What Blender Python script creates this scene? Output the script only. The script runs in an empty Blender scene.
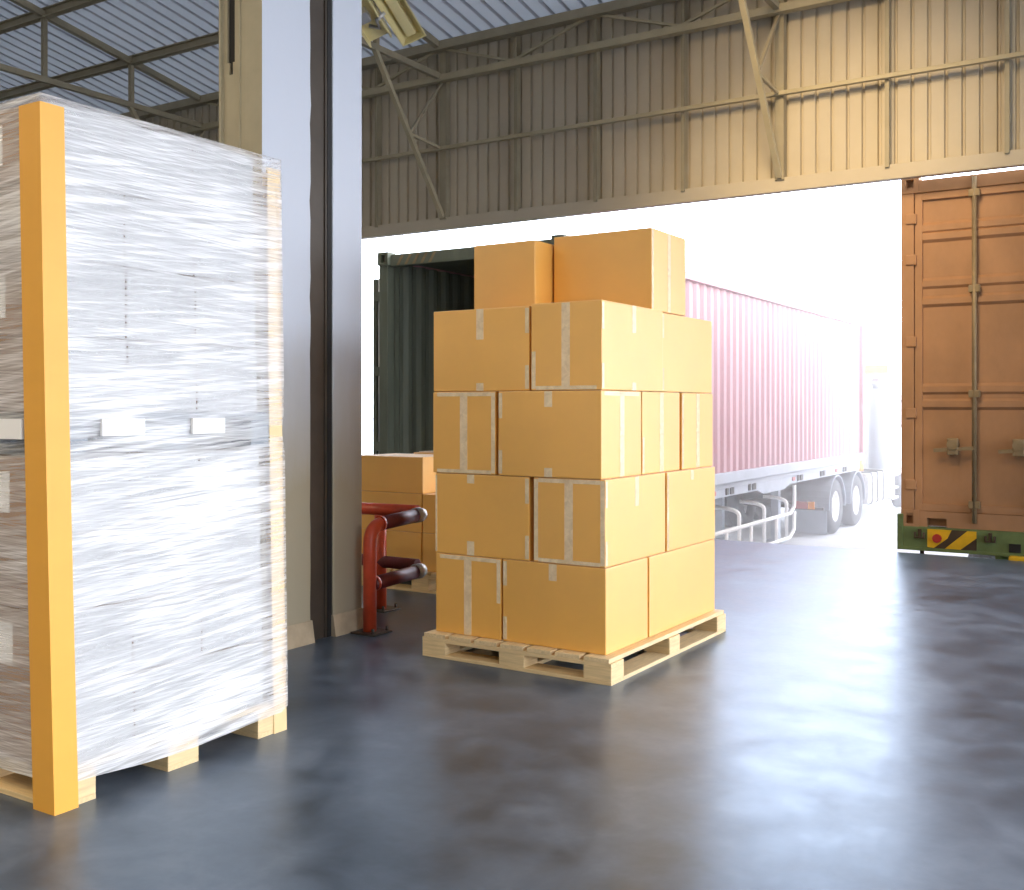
import bpy, bmesh, math, random
from mathutils import Vector, Matrix, noise

random.seed(7)
PI = math.pi
scene = bpy.context.scene
COL = scene.collection
H = 1.4
TH = math.atan(653 / 1045)

# ------------------------------------------------------------------ helpers
class MB:
    """collects simple shapes in one bmesh, built as ONE mesh object"""
    def __init__(self):
        self.bm = bmesh.new()

    def _tr(self, verts, M):
        if M is not None:
            bmesh.ops.transform(self.bm, matrix=M, verts=verts)

    def box(self, x0, x1, y0, y1, z0, z1, bev=0.0, M=None, seg=2):
        r = bmesh.ops.create_cube(self.bm, size=1.0)
        vs = r['verts']
        for v in vs:
            v.co = Vector((x0 + (v.co.x + .5) * (x1 - x0), y0 + (v.co.y + .5) * (y1 - y0), z0 + (v.co.z + .5) * (z1 - z0)))
        if bev > 0:
            es = list({e for v in vs for e in v.link_edges})
            r2 = bmesh.ops.bevel(self.bm, geom=es, offset=bev, segments=seg, affect='EDGES', profile=.6)
            vs = list(set(r2['verts']) | {v for v in vs if v.is_valid})
        self._tr([v for v in vs if v.is_valid], M)
        return self

    def prism(self, poly, d0, d1, axis='X', M=None):
        """extrude a 2-D polygon; axis X: poly=(y,z); Y: poly=(x,z); Z: poly=(x,y)"""
        def P(p, d):
            return {'X': (d, p[0], p[1]), 'Y': (p[0], d, p[1]), 'Z': (p[0], p[1], d)}[axis]
        a = [self.bm.verts.new(P(p, d0)) for p in poly]
        b = [self.bm.verts.new(P(p, d1)) for p in poly]
        n = len(poly)
        fs = [self.bm.faces.new(a), self.bm.faces.new(list(reversed(b)))]
        for i in range(n):
            j = (i + 1) % n
            fs.append(self.bm.faces.new((a[j], a[i], b[i], b[j])))
        bmesh.ops.recalc_face_normals(self.bm, faces=fs)
        self._tr(a + b, M)
        return self

    def tube(self, pts, r, n=12, cap=True):
        pts = [Vector(p) for p in pts]
        rings = []
        prev = None
        for i, p in enumerate(pts):
            if i == 0: t = pts[1] - p
            elif i == len(pts) - 1: t = p - pts[i - 1]
            else: t = (pts[i + 1] - p).normalized() + (p - pts[i - 1]).normalized()
            t.normalize()
            if prev is None:
                u = t.orthogonal().normalized()
            else:
                u = (prev - t * prev.dot(t)).normalized()
            prev = u
            w = t.cross(u)
            rr = r[i] if isinstance(r, (list, tuple)) else r
            rings.append([self.bm.verts.new(p + (u * math.cos(2 * PI * k / n) + w * math.sin(2 * PI * k / n)) * rr) for k in range(n)])
        fs = []
        for a, b in zip(rings, rings[1:]):
            for k in range(n):
                f = self.bm.faces.new((a[k], a[(k + 1) % n], b[(k + 1) % n], b[k])); f.smooth = True; fs.append(f)
        if cap:
            fs.append(self.bm.faces.new(list(reversed(rings[0])))); fs.append(self.bm.faces.new(rings[-1]))
        bmesh.ops.recalc_face_normals(self.bm, faces=fs)
        return self

    def bar(self, p, q, w, h, up=(0, 0, 1)):
        """rectangular bar from p to q, w across, h along 'up'"""
        p, q = Vector(p), Vector(q)
        t = (q - p).normalized()
        up = Vector(up)
        s = t.cross(up)
        if s.length < 1e-4: s = t.orthogonal()
        s.normalize(); u = s.cross(t).normalized()
        c = []
        for e in (p, q):
            c.append([self.bm.verts.new(e + s * (a * w / 2) + u * (b * h / 2)) for a, b in ((-1, -1), (1, -1), (1, 1), (-1, 1))])
        a, b = c
        fs = [self.bm.faces.new(a), self.bm.faces.new(list(reversed(b)))]
        for i in range(4):
            j = (i + 1) % 4
            fs.append(self.bm.faces.new((a[j], a[i], b[i], b[j])))
        bmesh.ops.recalc_face_normals(self.bm, faces=fs)
        return self

    def lathe(self, prof, n=32, M=None, closed=False):
        """profile (r, x) turned about the X axis"""
        rings = []
        for r, x in prof:
            rings.append([self.bm.verts.new((x, r * math.cos(2 * PI * k / n), r * math.sin(2 * PI * k / n))) for k in range(n)])
        fs = []
        prs = list(zip(rings, rings[1:]))
        if closed: prs.append((rings[-1], rings[0]))
        for a, b in prs:
            for k in range(n):
                f = self.bm.faces.new((a[k], a[(k + 1) % n], b[(k + 1) % n], b[k])); f.smooth = True; fs.append(f)
        if not closed:
            fs.append(self.bm.faces.new(rings[0])); fs.append(self.bm.faces.new(rings[-1]))
        bmesh.ops.recalc_face_normals(self.bm, faces=fs)
        self._tr([v for r in rings for v in r], M)
        return self

    def build(self, name, m, parent=None, loc=None, rotz=0.0):
        me = bpy.data.meshes.new(name)
        self.bm.normal_update()
        self.bm.to_mesh(me); self.bm.free()
        o = bpy.data.objects.new(name, me)
        if m: me.materials.append(m)
        COL.objects.link(o)
        if parent: o.parent = parent
        if loc: o.location = loc
        if rotz: o.rotation_euler = (0, 0, rotz)
        return o


def tag(o, label=None, cat=None, group=None, kind=None):
    if label: o['label'] = label
    if cat: o['category'] = cat
    if group: o['group'] = group
    if kind: o['kind'] = kind
    return o


def empty(name, loc=(0, 0, 0), rotz=0.0, **k):
    o = bpy.data.objects.new(name, None); COL.objects.link(o)
    o.location = loc; o.rotation_euler = (0, 0, rotz); o.empty_display_size = .1
    return tag(o, **k)


def copy_tree(o, parent=None):
    c = o.copy(); COL.objects.link(c)
    if parent: c.parent = parent
    for ch in list(o.children):
        copy_tree(ch, c)
    return c


# ------------------------------------------------------------------ materials
def srgb(r, g, b):
    f = lambda c: (c / 255 / 12.92) if c / 255 <= .04045 else ((c / 255 + .055) / 1.055) ** 2.4
    return (f(r), f(g), f(b), 1)


class NT:
    def __init__(self, name):
        self.m = bpy.data.materials.new(name); self.m.use_nodes = True
        self.t = self.m.node_tree; self.n = self.t.nodes; self.l = self.t.links
        self.p = self.n['Principled BSDF']; self.out = self.n['Material Output']

    def add(self, typ, **kw):
        n = self.n.new(typ)
        for k, v in kw.items():
            if k.startswith('i_'):
                key = k[2:].replace('_', ' ')
                n.inputs[key].default_value = v
            else: setattr(n, k, v)
        return n

    def link(self, a, b): self.l.new(a, b)

    def coords(self, scale=(1, 1, 1), space='Object'):
        tc = self.add('ShaderNodeTexCoord'); mp = self.add('ShaderNodeMapping')
        mp.inputs['Scale'].default_value = scale
        self.link(tc.outputs[space], mp.inputs['Vector'])
        return mp.outputs['Vector']

    def noise(self, vec, scale, detail=4, rough=.5, dist=0):
        n = self.add('ShaderNodeTexNoise')
        n.inputs['Scale'].default_value = scale; n.inputs['Detail'].default_value = detail
        n.inputs['Roughness'].default_value = rough; n.inputs['Distortion'].default_value = dist
        self.link(vec, n.inputs['Vector'])
        return n.outputs['Fac']

    def ramp(self, fac, stops):
        r = self.add('ShaderNodeValToRGB')
        e = r.color_ramp.elements
        while len(e) < len(stops): e.new(.5)
        for k, (p, c) in zip(e, stops):
            k.position = p
            k.color = c if len(c) == 4 else (*c, 1)
        self.link(fac, r.inputs['Fac'])
        return r.outputs['Color']

    def bump(self, fac, strength=.2, dist=.01):
        b = self.add('ShaderNodeBump'); b.inputs['Strength'].default_value = strength; b.inputs['Distance'].default_value = dist
        self.link(fac, b.inputs['Height']); self.link(b.outputs['Normal'], self.p.inputs['Normal'])

    def math(self, op, a, b=None, clamp=False):
        n = self.add('ShaderNodeMath', operation=op); n.use_clamp = clamp
        for i, v in enumerate((a, b)):
            if v is None: continue
            if isinstance(v, (int, float)): n.inputs[i].default_value = v
            else: self.link(v, n.inputs[i])
        return n.outputs[0]


def mat(name, c, rough=.5, metal=0, spec=.5, var=.12, vscale=4, stretch=(1, 1, 1), bump=0, bscale=60, space='Object'):
    t = NT(name)
    p = t.p
    p.inputs['Roughness'].default_value = rough; p.inputs['Metallic'].default_value = metal
    p.inputs['Specular IOR Level'].default_value = spec
    v = t.coords(stretch, space)
    f = t.noise(v, vscale, 5, .6)
    lo = tuple(max(0, x * (1 - var)) for x in c[:3]); hi = tuple(min(1, x * (1 + var)) for x in c[:3])
    t.link(t.ramp(f, [(.3, lo), (.7, hi)]), p.inputs['Base Color'])
    if bump:
        t.bump(t.noise(v, bscale, 3), bump, .004)
    return t.m


M = {}
M['cardboard'] = mat('cardboard', srgb(235, 172, 40), .5, var=.05, vscale=2.5, bump=.06, bscale=25, spec=.6)
_p = M['cardboard'].node_tree.nodes['Principled BSDF']
_p.inputs['Coat Weight'].default_value = 1.0; _p.inputs['Coat Roughness'].default_value = .6; _p.inputs['Coat IOR'].default_value = 1.85; _p.inputs['Specular IOR Level'].default_value = .9
_p.inputs['Sheen Weight'].default_value = .25; _p.inputs['Sheen Roughness'].default_value = .5
M['carton_lit'] = mat('carton_lit', srgb(178, 180, 182), .6, var=.12, vscale=5)
M['carton'] = mat('carton', srgb(158, 122, 88), .6, var=.12, vscale=5)
M['board'] = mat('corner_board', srgb(235, 172, 70), .5, var=.03, vscale=3, stretch=(1, 1, 3))
M['board_pale'] = mat('pale_corner_board', srgb(226, 198, 146), .5, var=.06, vscale=3)
M['flap_white'] = mat('flap_liner', srgb(240, 235, 222), .6, var=.04)
M['pine'] = mat('pine_wood', srgb(226, 200, 152), .6, var=.16, vscale=6, stretch=(1, 1, 12), bump=.1)
M['pine_x'] = mat('pine_wood_x', srgb(226, 200, 152), .6, var=.14, vscale=6, stretch=(1.2, 14, 14), bump=.1)
M['pine_y'] = mat('pine_wood_y', srgb(226, 202, 158), .6, var=.14, vscale=6, stretch=(14, 1.2, 14), bump=.1)
M['steel_cream'] = mat('cream_painted_steel', srgb(176, 166, 138), .5, var=.12, vscale=3)
M['steel_olive'] = mat('olive_painted_steel', srgb(156, 147, 124), .5, var=.12, vscale=3)
M['dark_steel'] = mat('dark_steel', srgb(66, 58, 50), .45, var=.2, vscale=4)
M['black'] = mat('black_gap', srgb(22, 21, 22), .7, var=.2)
M['sheet'] = mat('wall_sheet', srgb(188, 178, 158), .55, var=.06, vscale=2)
M['roof'] = mat('roof_sheet', srgb(206, 208, 214), .5, var=.05, vscale=2)
M['yard'] = mat('yard_concrete', srgb(178, 180, 186), .8, var=.12, vscale=.6)
M['dock'] = mat('dock_concrete', srgb(150, 150, 152), .85, var=.15, vscale=2)
M['plaster'] = mat('plaster_wall', srgb(196, 196, 192), .8, var=.06, vscale=1)
M['red'] = mat('red_paint', srgb(202, 78, 48), .32, var=.18, vscale=9, bump=.05)
M['maroon'] = mat('maroon_rubber_wrap', srgb(104, 36, 36), .4, var=.2, vscale=12, bump=.1)
M['galv'] = mat('galvanised_steel', srgb(190, 190, 190), .35, metal=.6, var=.1, vscale=10)
M['cont_red'] = mat('dusty_red_container', srgb(182, 142, 150), .55, var=.14, vscale=1.5, stretch=(1, 1, .25))
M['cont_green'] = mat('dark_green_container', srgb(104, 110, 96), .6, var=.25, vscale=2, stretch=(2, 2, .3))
M['cont_orange'] = mat('rusty_orange_container', srgb(170, 128, 92), .6, var=.16, vscale=2.2, stretch=(1, 1, .6), bump=.05)
M['rod'] = mat('weathered_rod', srgb(140, 122, 92), .5, metal=.2, var=.2, vscale=8)
M['green'] = mat('chassis_green', srgb(100, 118, 72), .5, var=.22, vscale=7, bump=.08)
M['yellow'] = mat('hazard_yellow', srgb(224, 176, 24), .5, var=.14, vscale=6)
M['brownblk'] = mat('hazard_dark', srgb(66, 50, 34), .6, var=.2, vscale=6)
M['lampred'] = mat('red_reflector', srgb(176, 50, 40), .25, var=.05)
M['lampamber'] = mat('amber_lens', srgb(240, 150, 40), .25, var=.05)
M['grey'] = mat('grey_painted_chassis', srgb(150, 158, 170), .5, var=.12, vscale=3)
M['greydk'] = mat('dark_running_gear', srgb(62, 60, 56), .7, var=.2, vscale=5)
M['tyre'] = mat('dusty_tyre', srgb(74, 76, 80), .85, var=.15, vscale=6)
M['rim'] = mat('grey_rim', srgb(196, 196, 200), .5, var=.06)
M['white'] = mat('white_cab_paint', srgb(232, 234, 236), .3, var=.03)
M['glass'] = mat('dark_glass', srgb(40, 46, 52), .1, var=.05)
M['lampbody'] = mat('cream_lamp_housing', srgb(226, 214, 158), .4, var=.06)
M['label'] = mat('white_label', srgb(250, 250, 250), .5, var=.01)
M['bluegrey'] = mat('blue_grey_pallet', srgb(120, 130, 140), .6, var=.15)


def floor_mat():
    t = NT('polished_concrete'); p = t.p
    v = t.coords((1, 1, 1))
    big = t.noise(v, .55, 6, .6, .4); fine = t.noise(v, 3.6, 6, .58, .3); tiny = t.noise(v, 26, 3, .5)
    s = t.math('ADD', t.math('MULTIPLY', big, .55), t.math('MULTIPLY', fine, .45))
    col = t.ramp(s, [(.38, (.030, .043, .062)), (.5, (.076, .100, .138)), (.62, (.150, .182, .232))])
    t.link(col, p.inputs['Base Color'])
    mix = t.math('ADD', t.math('MULTIPLY', fine, .62), t.math('ADD', t.math('MULTIPLY', tiny, .13), t.math('MULTIPLY', big, .25)))
    r = t.math('ADD', t.math('MULTIPLY', mix, .44), .125, True)
    t.link(t.math('MAXIMUM', r, .285), p.inputs['Roughness'])
    p.inputs['Specular IOR Level'].default_value = 1.0; p.inputs['Specular Tint'].default_value = (.50, .72, 1, 1)
    b = t.math('ADD', t.math('MULTIPLY', fine, .7), t.math('MULTIPLY', tiny, .3))
    t.bump(b, .045, .01)
    return t.m


def tape_mat():
    t = NT('packing_tape'); p = t.p
    p.inputs['Base Color'].default_value = srgb(252, 236, 200)
    p.inputs['Roughness'].default_value = .22
    v = t.coords((1, 1, 1))
    f = t.noise(v, 22, 4, .6, .5)
    a = t.math('ADD', t.math('MULTIPLY', f, .6), .42, True)
    t.link(a, p.inputs['Alpha'])
    t.bump(f, .25, .004)
    return t.m


def film_mat():
    t = NT('stretch_film'); p = t.p
    p.inputs['Base Color'].default_value = (.92, .93, .95, 1)
    p.inputs['Roughness'].default_value = .28
    p.inputs['Specular IOR Level'].default_value = .7
    tc = t.add('ShaderNodeTexCoord'); sp = t.add('ShaderNodeSeparateXYZ'); t.link(tc.outputs['Object'], sp.inputs[0])
    # streaks: slow along the load, fast in height, slightly tilted
    run = t.math('ADD', sp.outputs['X'], sp.outputs['Y'])
    def streak(tilt, sx, sz, detail, dist):
        z = t.math('ADD', sp.outputs['Z'], t.math('MULTIPLY', run, tilt))
        c = t.add('ShaderNodeCombineXYZ')
        t.link(t.math('MULTIPLY', run, sx), c.inputs[0]); t.link(t.math('MULTIPLY', z, sz), c.inputs[2])
        return t.noise(c.outputs[0], 1, detail, .6, dist)
    a = streak(-.07, 1.8, 70, 4, .5); b = streak(.05, 2.4, 165, 3, .3); d = streak(-.16, 1.0, 26, 5, .8)
    big = t.noise(t.coords((.8, .8, 1.6)), 1.6, 3, .5)
    s = t.math('ADD', t.math('ADD', t.math('MULTIPLY', a, .42), t.math('MULTIPLY', b, .30)), t.math('MULTIPLY', d, .28))
    s2 = t.math('ADD', s, t.math('MULTIPLY', t.math('SUBTRACT', big, .5), .35))
    al = t.ramp(s2, [(.34, (.05, .05, .05)), (.50, (.40, .40, .40)), (.64, (.93, .93, .93))])
    t.link(al, p.inputs['Alpha'])
    t.bump(s, .35, .012)
    return t.m


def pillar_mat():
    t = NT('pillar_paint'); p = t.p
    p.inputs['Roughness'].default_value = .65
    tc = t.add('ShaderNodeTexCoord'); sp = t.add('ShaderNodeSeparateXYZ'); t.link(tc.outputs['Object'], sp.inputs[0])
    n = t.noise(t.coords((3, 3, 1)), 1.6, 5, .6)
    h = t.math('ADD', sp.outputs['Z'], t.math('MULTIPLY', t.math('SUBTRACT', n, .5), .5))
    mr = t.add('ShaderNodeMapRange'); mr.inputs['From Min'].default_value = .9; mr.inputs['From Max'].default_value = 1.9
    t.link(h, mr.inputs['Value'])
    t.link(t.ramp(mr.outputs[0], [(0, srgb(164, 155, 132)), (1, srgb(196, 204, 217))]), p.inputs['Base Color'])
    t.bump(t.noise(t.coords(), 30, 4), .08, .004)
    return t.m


def roof_mat(nm, tl):
    t = NT(nm)
    t.n.remove(t.p)
    d = t.add('ShaderNodeBsdfDiffuse'); d.inputs['Color'].default_value = srgb(206, 208, 214)
    tr = t.add('ShaderNodeBsdfTranslucent'); tr.inputs['Color'].default_value = (.9, .95, 1, 1)
    mx = t.add('ShaderNodeMixShader'); mx.inputs[0].default_value = tl
    t.link(d.outputs[0], mx.inputs[1]); t.link(tr.outputs[0], mx.inputs[2]); t.link(mx.outputs[0], t.out.inputs['Surface'])
    return t.m
M['roof'] = roof_mat('translucent_roof_sheet', .19); M['seam'] = roof_mat('lapped_roof_seam', .075)
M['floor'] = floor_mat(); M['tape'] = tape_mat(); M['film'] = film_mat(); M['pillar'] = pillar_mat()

# ------------------------------------------------------------------ setting
YW = 10.5           # inner face of the dock wall
XL, XR, YB = -21.0, 5.0, -9.0
def roof_z(y): return 5.905 + .174 * (10.5 - y)

MB().box(XL, XR, YB, 10.6, -.25, 0).build('floor', M['floor'])['kind'] = 'structure'
MB().box(-40, 30, 10.75, 60, -1.6, -1.35).build('ground', M['yard'])['kind'] = 'structure'
MB().box(XL, XR, 10.6, 10.72, -1.5, -.02).build('trim_1', M['dock'])['kind'] = 'structure'


def sheet_profile(a0, a1, pitch, groove, depth):
    """trapezoid ribs: list of (along, depth)"""
    pts = []; a = a0
    while a < a1:
        e = min(a + pitch, a1)
        pts += [(a, 0), (max(a, e - groove), 0), (max(a, e - groove * .72), depth), (max(a, e - groove * .28), depth)]
        a = e
    pts.append((a1, 0))
    return pts


def wall_sheet(x0, x1, z0, z1):
    mb = MB(); bm = mb.bm
    pr = sheet_profile(x0, x1, .153, .038, .03)
    for th in (0, .05):
        pass
    lo = [bm.verts.new((x, YW + .1 + d, z0)) for x, d in pr]; hi = [bm.verts.new((x, YW + .1 + d, z1)) for x, d in pr]
    lo2 = [bm.verts.new((x, YW + .104 + d, z0)) for x, d in pr]; hi2 = [bm.verts.new((x, YW + .104 + d, z1)) for x, d in pr]
    for i in range(len(pr) - 1):
        bm.faces.new((lo[i], lo[i + 1], hi[i + 1], hi[i])); bm.faces.new((lo2[i + 1], lo2[i], hi2[i], hi2[i + 1]))
        bm.faces.new((lo[i + 1], lo[i], lo2[i], lo2[i + 1])); bm.faces.new((hi[i], hi[i + 1], hi2[i + 1], hi2[i]))
    return mb

LZ = 3.63
OPEN_L = -9.7
wall_sheet(OPEN_L, XR, LZ, 5.88).build('wall_front', M['sheet'])['kind'] = 'structure'
wall_sheet(XL, OPEN_L, 0, 5.88).build('wall_front_end', M['sheet'])['kind'] = 'structure'
# flashing along the head of the opening
MB().box(OPEN_L, XR, YW + .02, YW + .115, LZ - .015, LZ + .13, .006).build('trim_2', M['sheet'])['kind'] = 'structure'

def roof():
    mb = MB(); bm = mb.bm
    pr = sheet_profile(XL - .3, XR + .3, .205, .05, .035)
    ya, yb = 10.9, YB - .3
    def row(y, dz): return [bm.verts.new((x, y, roof_z(y) + d + dz)) for x, d in pr]
    a, b, a2, b2 = row(ya, 0), row(yb, 0), row(ya, .006), row(yb, .006)
    for i in range(len(pr) - 1):
        f1 = bm.faces.new((a[i], a[i + 1], b[i + 1], b[i])); f2 = bm.faces.new((a2[i + 1], a2[i], b2[i], b2[i + 1]))
        if i % 4: f1.material_index = f2.material_index = 1        # lapped seams of the sheets
        bm.faces.new((a[i], a2[i], a2[i + 1], a[i + 1])); bm.faces.new((b[i + 1], b2[i + 1], b2[i], b[i]))
    return mb
ro = roof().build('ceiling', M['roof']); ro['kind'] = 'structure'; ro.data.materials.append(M['seam'])
MB().box(XL - .2, XL, YB, 10.7, -.2, 9.6).build('wall_left', M['plaster'])['kind'] = 'structure'
# right wall with two large dock openings
w = MB()
w.box(XR, XR + .2, YB, -4, -.2, 9.6); w.box(XR, XR + .2, -4, 10.2, 4.6, 9.6)
w.box(XR, XR + .2, 2.9, 3.4, 0, 4.6); w.box(XR, XR + .2, 10.2, 10.75, -.2, 9.6)
w.build('wall_right', M['plaster'])['kind'] = 'structure'
# back wall, far behind the camera, with its own large gateway
w = MB()
w.box(XL, -9, YB - .2, YB, -.2, 9.6); w.box(1, XR, YB - .2, YB, -.2, 9.6); w.box(-9, 1, YB - .2, YB, 5.0, 9.6)
w.build('wall_back', M['plaster'])['kind'] = 'structure'
MB().box(XL - 12, XR + 14, -30, YB - .2, -.3, -.05).build('ground', M['yard'])['kind'] = 'structure'
MB().box(XR + .2, XR + 16, YB - .2, 10.7, -.3, -.05).build('ground', M['yard'])['kind'] = 'structure'

# --------------------------------------------------------------- wall steelwork
post_x = [-9.72 + 1.062 * k for k in range(-1, 14)]
NAMES = {}
for k in range(-3, 14):
    x = -7.57 + 1.0575 * k
    if x < -10.2 or x > 3: continue
    frame = (k % 4 == 0)
    mb = MB(); wd = .045 if frame else .02
    # a light channel: web and two flanges
    mb.box(x - wd, x + wd, YW - .004, YW + .004, LZ + .1, 5.92)
    mb.box(x - wd, x - wd + .008, YW, YW + .09, LZ + .1, 5.92); mb.box(x + wd - .008, x + wd, YW, YW + .09, LZ + .1, 5.92)
    o = mb.build('wall_post', M['steel_olive'])
    if frame:
        nm = {0: 'wide olive wall post at the corner where the left knee brace meets the wall', 4: 'wide wall post behind the right knee brace above the bright opening', 8: 'wide wall post above the far right orange container'}.get(k, 'wide olive wall post at the far end of the wall')
        tag(o, nm, 'post', 'wide frame posts on the wall', kind='thing')
    else:
        tag(o, 'slim olive steel post on the ribbed wall above the door opening', 'post', 'slim wall posts', kind='thing')

def rail(name, z, y, h, d, label, m, x0=XL, x1=XR):
    mb = MB()
    mb.box(x0, x1, y - d, y, z - h / 2, z + h / 2, .004)
    mb.box(x0, x1, y - d - .012, y - d, z - h / 2, z - h / 2 + .012)
    return tag(mb.build(name, m), label, 'rail', kind='thing')
rail('girt', 4.60, YW - .012, .045, .05, 'thin cream girt running across the middle of the ribbed wall', M['steel_cream'])
rail('chord_beam', 5.45, YW - .012, .085, .09, 'cream horizontal chord beam crossing high on the ribbed wall', M['steel_cream'])
rail('eave_beam', 5.84, YW - .012, .11, .12, 'olive eave beam where the roof meets the ribbed wall', M['steel_olive'])
# small diagonals between the chord beam and the eave beam
for k in range(-2, 8):
    x = -7.57 + 2.115 * k
    for s, (p, q) in enumerate((((x, 5.83), (x + 1.0575, 5.49)), ((x + 1.0575, 5.49), (x + 2.115, 5.83)))):
        if p[0] > 2: continue
        o = MB().bar((p[0], YW - .05, p[1]), (q[0], YW - .05, q[1]), .03, .035, (0, 1, 0)).build('lattice_brace', M['steel_cream'])
        tag(o, 'short diagonal brace between the eave beam and the chord beam', 'brace', 'lattice braces under the eave', kind='thing')

# --------------------------------------------------------------- roof trusses (in Y-Z planes) and purlins
PY = [10.5 - 1.287 * k for k in range(0, 12)]
BC = 5.475
def truss(x, label):
    t = empty('roof_truss', (x, 0, 0), label=label, cat='truss', group='roof trusses', kind='thing')
    t['kind'] = 'thing'
    y1 = PY[-1]
    MB().bar((0, YW, roof_z(YW) - .07), (0, y1, roof_z(y1) - .07), .07, .08, (0, 0, 1)).build('top_chord', M['steel_olive'], t)
    MB().bar((0, YW, BC), (0, y1, BC), .06, .07, (0, 0, 1)).build('bottom_chord', M['steel_olive'], t)
    for y in PY[1:]:
        MB().bar((0, y, BC), (0, y, roof_z(y) - .1), .055, .055, (0, 1, 0)).build('web_post', M['steel_olive'], t)
    MB().bar((0, 9.19, BC - .02), (0, YW - .01, 3.76), .05, .055, (1, 0, 0)).build('knee_brace', M['steel_cream'], t)
    MB().bar((0, YW - .02, BC - .06), (0, 9.84, 4.66), .03, .03, (1, 0, 0)).build('brace_strut', M['steel_olive'], t)
    MB().bar((0, 9.84, 4.64), (0, YW - .02, 4.60), .03, .03, (1, 0, 0)).build('brace_strut', M['steel_cream'], t)
    return t
truss(-16.03, 'far left roof truss behind the wrapped load, beyond the nearer one')
truss(-11.8, 'dark roof truss above the film wrapped load, left of the pillar')
truss(-7.57, 'roof truss with cream knee brace just right of the pillar')
truss(-3.34, 'roof truss with long cream knee brace over the bright opening')
ords = ['first', 'second', 'third', 'fourth', 'fifth']
for i, y in enumerate(PY[1:]):
    z = roof_z(y)
    mb = MB()
    mb.box(XL, XR, y - .045, y + .045, z - .115, z - .1); mb.box(XL, XR, y - .045, y + .045, z - .015, z - .002)
    mb.box(XL, XR, y - .008, y + .008, z - .1, z - .015)
    o = mb.build('purlin', M['steel_olive'])
    lab = '%s olive purlin in from the dock wall under the ribbed roof' % ords[i] if i < 5 else 'olive purlin under the ribbed roof near the middle of the hall'
    tag(o, lab, 'purlin', 'roof purlins', kind='thing')

# --------------------------------------------------------------- concrete pillar
def pillar():
    t = empty('concrete_pillar', (-4.33, 4.7, 0), label='tall white painted concrete pillar with a dark steel joint beside the red guard', cat='pillar', kind='thing')
    X0, Y0 = -4.33, 4.7
    def L(mb): 
        bmesh.ops.translate(mb.bm, vec=(-X0, -Y0, 0), verts=mb.bm.verts[:]); return mb
    top = 6.88
    # front shaft; its joint-side edge is rough
    mb = MB(); bm = mb.bm
    n = 60; rings = []
    for i in range(n + 1):
        z = top * i / n
        j = .012 * noise.noise((0, 0, z * 7)) + .006 * noise.noise((3, 0, z * 23))
        rings.append([bm.verts.new(p) for p in ((-4.33, 4.262, z), (-4.33, 4.655 + j, z), (-4.52, 4.655 + j, z), (-4.52, 4.262, z))])
    for a, b in zip(rings, rings[1:]):
        for k in range(4): bm.faces.new((a[k], a[(k + 1) % 4], b[(k + 1) % 4], b[k]))
    bm.faces.new(rings[0]); bm.faces.new(rings[-1]); bmesh.ops.recalc_face_normals(bm, faces=bm.faces[:])
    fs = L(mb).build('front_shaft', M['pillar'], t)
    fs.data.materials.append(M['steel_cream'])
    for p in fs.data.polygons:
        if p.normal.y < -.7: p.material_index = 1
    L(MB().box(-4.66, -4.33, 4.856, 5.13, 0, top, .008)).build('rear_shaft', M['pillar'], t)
    # dark steel between the two shafts
    mb = MB()
    mb.box(-4.52, -4.352, 4.67, 4.80, 0, top); mb.box(-4.40, -4.342, 4.80, 4.815, 0, top)
    L(mb).build('steel_core', M['dark_steel'], t)
    L(MB().box(-4.5, -4.338, 4.816, 4.8555, 0, top)).build('joint_gap', M['black'], t)
    # olive steel casing left of the shaft with a dark slot
    mb = MB()
    mb.box(-4.66, -4.60, 4.27, 4.40, 0, 3.40); mb.box(-4.572, -4.515, 4.27, 4.40, 0, 3.40); mb.box(-4.60, -4.572, 4.27, 4.40, 0, 3.33)
    mb.box(-4.66, -4.617, 4.27, 4.40, 3.40, top); mb.box(-4.556, -4.515, 4.27, 4.40, 3.40, top)
    mb.box(-4.66, -4.648, 4.245, 4.27, 0, top); mb.box(-4.508, -4.497, 4.25, 4.264, 0, top)
    L(mb).build('steel_casing', M['steel_cream'], t)
    L(MB().box(-4.617, -4.556, 4.285, 4.395, 3.3, top)).build('slot_shade', M['black'], t)  # black box stands in for the shade inside the slot
    # flared base course
    for nm, (y0, y1) in (('base_course', (4.25, 4.665)), ('base_course', (4.85, 5.14))):
        mb = MB()
        mb.prism([(-4.60, 0), (-4.30, 0), (-4.322, .13), (-4.60, .13)], y0, y1, 'Y')
        L(mb).build(nm, mat_base, t)
    return t
mat_base = mat('stone_base', srgb(176, 160, 134), .8, var=.15, vscale=8, bump=.15)
pillar()

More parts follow.
